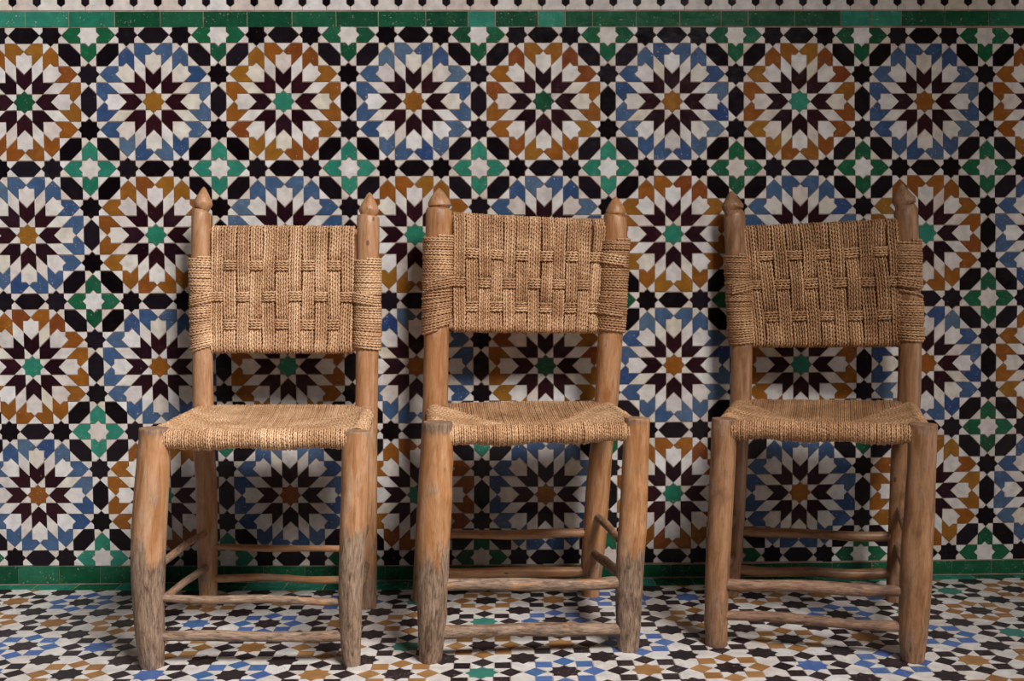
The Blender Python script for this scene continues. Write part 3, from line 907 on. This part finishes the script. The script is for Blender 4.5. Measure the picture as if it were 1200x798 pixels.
    # cross bands
    for r, tr in enumerate(d['rows']):
        rp = Ropes()
        jl, jr_ = d['joined'][r]
        for k in range(4):
            dz = (k-1.5)*0.0058
            P = []
            zl = cen(0, tr)[2] + dz; zr = cen(1, tr)[2] + dz
            def arc(side, front):
                post, pr = interp_row(L['RL' if side < 0 else 'RR'], (zl if side < 0 else zr))
                pts = []
                if front:
                    for x in np.radians(np.linspace(62, -35, 12)):
                        pts.append(post + np.array((-side*-1*0, 0, 0)) + (pr+0.0085)*np.array((side*-math.sin(x), -math.cos(x), 0)) + np.array((0, 0, -0.010*(math.radians(62)-x)/1.7)))
                    return pts
                return [cen(-0.02 if side < 0 else 1.02, tr) + np.array((0, -0.004, dz))]
            P += arc(-1, jl)[::-1]
            for s in np.linspace(0.004, 0.996, NB*6+1):
                bf = s*NB; bi = min(NB-1, int(bf)); fr = bf - bi
                v0 = 1.0 if vis(bi, r) else 0.0
                # blend to the neighbour near the band's edges
                e = 0.16
                if fr < e and bi > 0: v0 = v0*(0.5+0.5*fr/e) + (1.0 if vis(bi-1, r) else 0.0)*(0.5-0.5*fr/e)
                if fr > 1-e and bi < NB-1: q = (1-fr)/e; v0 = v0*(0.5+0.5*q) + (1.0 if vis(bi+1, r) else 0.0)*(0.5-0.5*q)
                p = cen(s, tr); off = rr_ + 0.003 + (-0.0055 + 0.0085*v0)
                P.append(p + np.array((0, -off, dz + 0.0008*math.sin(s*9+r*2+k*.4))))
            P += arc(1, jr_)
            rp.strand(P, 0.0031, (0, 0, 1), step=0.0027, k=8, rnd=nrng.uniform(0.3, 1))
        rp.build('cross_band', rope_m, back)
    # rope wound round the posts
    for side, za, zb in d['bindings']:
        rows = L['RL' if side < 0 else 'RR']
        rp = Ropes(); turns = (zb-za)/0.0057
        n = int(turns*30)
        tt = np.linspace(0, turns, n)
        tilt = d['tilt']
        P = []; ref = []
        jit = nrng.normal(0, 0.0006, int(turns)+3); jr2 = nrng.normal(0.0003, 0.0007, int(turns)+3)
        for t in tt:
            i = int(t); f = t - i
            z = zb - t*0.0057 + jit[i]*(1-f) + jit[i+1]*f
            x = t*2*math.pi
            p, pr = interp_row(rows, z)
            rad = pr + 0.0031 + jr2[i]*(1-f) + jr2[i+1]*f
            lean = (tilt if side < 0 else tilt*0.35)*math.sin(x)*min(1, max(0, (t/turns - 0.4)*1.6))*-side
            P.append(p + np.array((rad*math.sin(x), -rad*math.cos(x), lean)))
        rp.strand(P, 0.0033, (0, 0, 1), step=0.003, k=7, rnd=nrng.uniform(0.3, 0.8))
        if side > 0 and d.get('loose'):
            z0_, z1_ = d['loose']; P = []
            for x in np.linspace(-math.pi*0.6, math.pi*0.6, 24):
                f = (x/(math.pi*0.6)+1)/2
                z = z0_ + (z1_-z0_)*f; p, pr = interp_row(rows, z)
                P.append(p + (pr+0.003)*np.array((math.sin(x), -math.cos(x), 0)))
            rp.strand(P, 0.0033, (0, 0, 1), k=7)
        rp.build('rope_binding', rope_m, back)
    return root

# ------------------------------------------------------------------ measured chairs: rows are (x, y, z, radius)
CHAIRS = {
 'c1': {
  'FL': [(-0.5991, -0.572, 0.4488, 0.0253), (-0.601, -0.572, 0.3889, 0.0298), (-0.6059, -0.572, 0.325, 0.0314), (-0.6114, -0.572, 0.261, 0.0318), (-0.615, -0.572, 0.1967, 0.0315), (-0.6157, -0.572, 0.1516, 0.03), (-0.6146, -0.572, 0.0999, 0.0278), (-0.6124, -0.572, 0.0675, 0.0281), (-0.6119, -0.572, 0.035, 0.0256), (-0.6101, -0.572, -0.0007, 0.0205)],
  'FR': [(-0.2224, -0.575, 0.441, 0.0247), (-0.2244, -0.575, 0.3861, 0.0261), (-0.2265, -0.575, 0.3221, 0.0255), (-0.2305, -0.575, 0.2579, 0.0255), (-0.2343, -0.575, 0.2064, 0.0242), (-0.237, -0.575, 0.1483, 0.023), (-0.2377, -0.575, 0.0965, 0.0217), (-0.2372, -0.575, 0.0316, 0.0192), (-0.2364, -0.575, -0.0042, 0.0154)],
  'RL': [(-0.6254, -0.1, 0.9424, 0.0016), (-0.6253, -0.1004, 0.9381, 0.0054), (-0.6258, -0.1018, 0.9246, 0.0129), (-0.6272, -0.1034, 0.9084, 0.021), (-0.6272, -0.104, 0.903, 0.0215), (-0.6277, -0.1048, 0.8949, 0.0183), (-0.6273, -0.1053, 0.8895, 0.0153), (-0.6308, -0.1058, 0.8852, 0.0204), (-0.6308, -0.1061, 0.8814, 0.0215), (-0.6309, -0.1108, 0.8356, 0.022), (-0.6305, -0.1162, 0.7819, 0.022), (-0.6251, -0.1374, 0.5717, 0.0223), (-0.623, -0.1509, 0.4371, 0.0232), (-0.6197, -0.1609, 0.338, 0.0238), (-0.6151, -0.1663, 0.2848, 0.0234), (-0.6126, -0.1739, 0.209, 0.023), (-0.6108, -0.1815, 0.1335, 0.0225), (-0.6091, -0.1891, 0.0583, 0.0214), (-0.6071, -0.1956, -0.0055, 0.0183)],
  'RR': [(-0.245, -0.12, 0.9266, 0.0016), (-0.245, -0.1205, 0.9218, 0.0064), (-0.2453, -0.1219, 0.9078, 0.0136), (-0.2461, -0.1239, 0.889, 0.0225), (-0.2466, -0.1244, 0.8837, 0.023), (-0.2477, -0.1253, 0.8746, 0.0209), (-0.2477, -0.1257, 0.8713, 0.0241), (-0.2482, -0.1261, 0.867, 0.0257), (-0.2482, -0.1296, 0.8328, 0.0256), (-0.2485, -0.1351, 0.7793, 0.0253), (-0.2504, -0.1565, 0.5702, 0.0256), (-0.252, -0.1703, 0.4364, 0.0251), (-0.2537, -0.1781, 0.3603, 0.0261), (-0.2515, -0.1936, 0.2089, 0.0235), (-0.2515, -0.2052, 0.0961, 0.0232), (-0.251, -0.2155, 0, 0.0215)],
  'rungs': [
    ('fu', [-0.6152, -0.572, 0.1294], [-0.2374, -0.575, 0.1206], 0.0075),
    ('fl', [-0.6123, -0.572, 0.0586], [-0.2374, -0.575, 0.0564], 0.0098),
    ('lu', [-0.6153, -0.572, 0.178], [-0.6115, -0.1784, 0.1648], 0.0074),
    ('ll', [-0.6148, -0.572, 0.1095], [-0.6098, -0.1859, 0.0896], 0.0082),
    ('bu', [-0.6107, -0.1819, 0.1294], [-0.2454, -0.2025, 0.1228], 0.0073),
    ('bl', [-0.6092, -0.1886, 0.0631], [-0.2439, -0.2092, 0.0564], 0.0081),
    ('ru', [-0.233, -0.575, 0.19], [-0.2515, -0.195, 0.178], 0.0075),
    ('rl', [-0.236, -0.575, 0.115], [-0.2515, -0.205, 0.095], 0.0082),
  ],
  'wear': (0.14, 0.3),
  'sag': 0.026,
  'crown': 0.006,
  'panel': (-0.605, 0.851, -0.2765, 0.8475, -0.605, 0.566, -0.2825, 0.564),
  'edge_sag': -0.001,
  'bands': 11,
  'parity': (1, 0, 1),
  'rows': (0.293, 0.56, 0.8),
  'joined': ((0, 0), (1, 1), (0, 0)),
  'bindings': [(-1, 0.575, 0.782), (1, 0.572, 0.775)],
  'tilt': 0.009,
 },
 'c2': {
  'FL': [(-0.0708, -0.56, 0.4545, 0.0278), (-0.0737, -0.56, 0.3824, 0.0301), (-0.0768, -0.56, 0.3178, 0.0315), (-0.0806, -0.56, 0.253, 0.0315), (-0.0827, -0.56, 0.2075, 0.0312), (-0.0838, -0.56, 0.1554, 0.0306), (-0.0854, -0.56, 0.0901, 0.0278), (-0.0872, -0.56, 0.0377, 0.0252), (-0.0888, -0.56, -0.0029, 0.0201)],
  'FR': [(0.3115, -0.512, 0.4533, 0.0247), (0.3088, -0.512, 0.3911, 0.0254), (0.3065, -0.512, 0.3381, 0.0264), (0.3048, -0.512, 0.2716, 0.0268), (0.3011, -0.512, 0.2182, 0.0278), (0.2975, -0.512, 0.1715, 0.0275), (0.2944, -0.512, 0.1045, 0.0265), (0.294, -0.512, 0.0372, 0.0242), (0.293, -0.512, -0.0012, 0.0199)],
  'RL': [(-0.0866, -0.13, 0.9341, 0.0032), (-0.0866, -0.1303, 0.9277, 0.0101), (-0.0862, -0.1309, 0.9143, 0.0192), (-0.086, -0.1314, 0.9037, 0.0254), (-0.0852, -0.1318, 0.8946, 0.0267), (-0.0853, -0.132, 0.8903, 0.0246), (-0.0858, -0.1321, 0.8872, 0.0283), (-0.0861, -0.1323, 0.8829, 0.0302), (-0.087, -0.1348, 0.8264, 0.0307), (-0.0945, -0.1447, 0.6073, 0.0281), (-0.0979, -0.1517, 0.4525, 0.0285), (-0.1052, -0.1577, 0.3172, 0.029), (-0.1169, -0.1647, 0.1625, 0.0281), (-0.1276, -0.1717, 0.0078, 0.0261)],
  'RR': [(0.3149, -0.125, 0.9136, 0.0032), (0.3154, -0.1251, 0.9082, 0.0081), (0.3154, -0.1254, 0.8964, 0.0161), (0.3153, -0.1257, 0.8831, 0.0225), (0.3156, -0.1258, 0.8761, 0.0228), (0.3158, -0.1259, 0.8729, 0.0215), (0.3145, -0.1259, 0.8702, 0.026), (0.3144, -0.126, 0.8665, 0.0271), (0.3148, -0.1272, 0.8134, 0.0277), (0.3022, -0.1319, 0.6003, 0.0287), (0.2932, -0.1351, 0.4537, 0.0274), (0.2824, -0.1372, 0.3579, 0.0254), (0.2738, -0.139, 0.2719, 0.0281), (0.268, -0.1408, 0.1935, 0.0274), (0.2622, -0.1425, 0.115, 0.0274), (0.2557, -0.1439, 0.0522, 0.025), (0.2535, -0.1449, 0.005, 0.0192)],
  'rungs': [
    ('bu', [-0.1177, -0.1652, 0.1515], [0.2642, -0.1419, 0.1427], 0.0106),
    ('bl', [-0.1236, -0.1691, 0.0653], [0.2564, -0.1438, 0.0586], 0.0119),
    ('fu', [-0.084, -0.56, 0.1471], [0.2958, -0.512, 0.1338], 0.0118),
    ('fl', [-0.0866, -0.56, 0.0564], [0.294, -0.512, 0.0432], 0.0129),
    ('ru', [0.2995, -0.512, 0.1979], [0.2675, -0.1409, 0.1869], 0.0087),
    ('rl', [0.2959, -0.512, 0.136], [0.2607, -0.1428, 0.1007], 0.0099),
    ('lu', [-0.083, -0.56, 0.19], [-0.116, -0.157, 0.175], 0.0085),
    ('ll', [-0.085, -0.56, 0.12], [-0.122, -0.164, 0.098], 0.009),
  ],
  'wear': (0.12, 0.26),
  'sag': 0.026,
  'crown': 0.008,
  'panel': (-0.055, 0.878, 0.289, 0.8615, -0.056, 0.611, 0.277, 0.606),
  'edge_sag': 0.002,
  'bands': 12,
  'parity': (1, 0, 1),
  'rows': (0.317, 0.585, 0.81),
  'joined': ((0, 1), (1, 0), (0, 1)),
  'bindings': [(-1, 0.615, 0.826), (1, 0.608, 0.817)],
  'tilt': 0.011,
 },
 'c3': {
  'FL': [(0.4858, -0.49, 0.4479, 0.024), (0.4831, -0.49, 0.3662, 0.0244), (0.48, -0.49, 0.2989, 0.0244), (0.4772, -0.49, 0.2315, 0.0241), (0.4734, -0.49, 0.1639, 0.0241), (0.471, -0.49, 0.096, 0.0228), (0.4705, -0.49, 0.0348, 0.0222), (0.4716, -0.49, -0.0007, 0.0212)],
  'FR': [(0.8351, -0.59, 0.4471, 0.0264), (0.8337, -0.59, 0.3793, 0.0255), (0.8317, -0.59, 0.2829, 0.0274), (0.8277, -0.59, 0.2185, 0.0284), (0.8262, -0.59, 0.1539, 0.0294), (0.8235, -0.59, 0.089, 0.0279), (0.8215, -0.59, 0.037, 0.0254), (0.821, -0.59, -0.0008, 0.0199)],
  'RL': [(0.5952, -0.06, 0.9315, 0.0028), (0.5951, -0.0606, 0.926, 0.0077), (0.5959, -0.062, 0.9121, 0.0166), (0.597, -0.0634, 0.8983, 0.0257), (0.5966, -0.064, 0.8927, 0.0254), (0.5962, -0.0648, 0.8844, 0.0212), (0.5992, -0.0653, 0.88, 0.0215), (0.6007, -0.0658, 0.875, 0.0243), (0.6012, -0.0662, 0.8706, 0.0248), (0.6029, -0.0747, 0.7878, 0.0242), (0.6126, -0.0968, 0.5709, 0.0244), (0.6078, -0.1107, 0.4349, 0.0243), (0.5975, -0.1219, 0.325, 0.0237), (0.589, -0.1358, 0.1885, 0.0233), (0.5795, -0.1476, 0.0722, 0.0225), (0.571, -0.1551, 0, 0.021)],
  'RR': [(0.9703, -0.13, 0.9405, 0.0027), (0.9701, -0.1306, 0.934, 0.007), (0.9709, -0.132, 0.9189, 0.0167), (0.9733, -0.1331, 0.9059, 0.0258), (0.9739, -0.1338, 0.8989, 0.0261), (0.9723, -0.1346, 0.8898, 0.021), (0.9755, -0.135, 0.8854, 0.0231), (0.9778, -0.1355, 0.88, 0.0261), (0.9796, -0.1418, 0.8101, 0.0258), (0.9811, -0.1628, 0.5777, 0.025), (0.9748, -0.1758, 0.4332, 0.0256), (0.956, -0.184, 0.3435, 0.0237), (0.953, -0.1902, 0.2749, 0.0235), (0.9455, -0.2005, 0.161, 0.023), (0.94, -0.2073, 0.0853, 0.0225), (0.934, -0.2151, 0, 0.021)],
  'rungs': [
    ('bu', [0.5943, -0.14, 0.1471], [0.9377, -0.2019, 0.1449], 0.011),
    ('bl', [0.5881, -0.149, 0.0586], [0.9307, -0.2095, 0.0609], 0.0114),
    ('fu', [0.4719, -0.49, 0.1228], [0.8253, -0.59, 0.1316], 0.0118),
    ('fl', [0.4707, -0.49, 0.0609], [0.8225, -0.59, 0.0631], 0.01),
    ('lu', [0.474, -0.49, 0.19], [0.589, -0.136, 0.18], 0.0085),
    ('ll', [0.471, -0.49, 0.11], [0.582, -0.146, 0.092], 0.009),
    ('ru', [0.828, -0.59, 0.2], [0.947, -0.198, 0.205], 0.0085),
    ('rl', [0.824, -0.59, 0.11], [0.94, -0.207, 0.125], 0.009),
  ],
  'wear': (-0.15, 0.15),
  'sag': 0.026,
  'crown': 0.005,
  'panel': (0.617, 0.848, 0.962, 0.86, 0.635, 0.569, 0.969, 0.572),
  'edge_sag': 0.001,
  'bands': 11,
  'parity': (1, 0, 1),
  'rows': (0.23, 0.487, 0.775),
  'joined': ((0, 0), (1, 1), (0, 0)),
  'bindings': [(-1, 0.577, 0.783), (1, 0.707, 0.811), (1, 0.585, 0.677)],
  'loose': (0.705, 0.678),
  'tilt': 0.004,
 },
}

build_chair('c1', CHAIRS['c1'], 'leftmost of three wooden chairs, pale branch legs and a level straw-coloured rope back')
build_chair('c2', CHAIRS['c2'], 'middle of three wooden chairs, its woven rope back slanting down to the right')
build_chair('c3', CHAIRS['c3'], 'rightmost, darkest of three wooden chairs, with a bare gap in its right post binding')
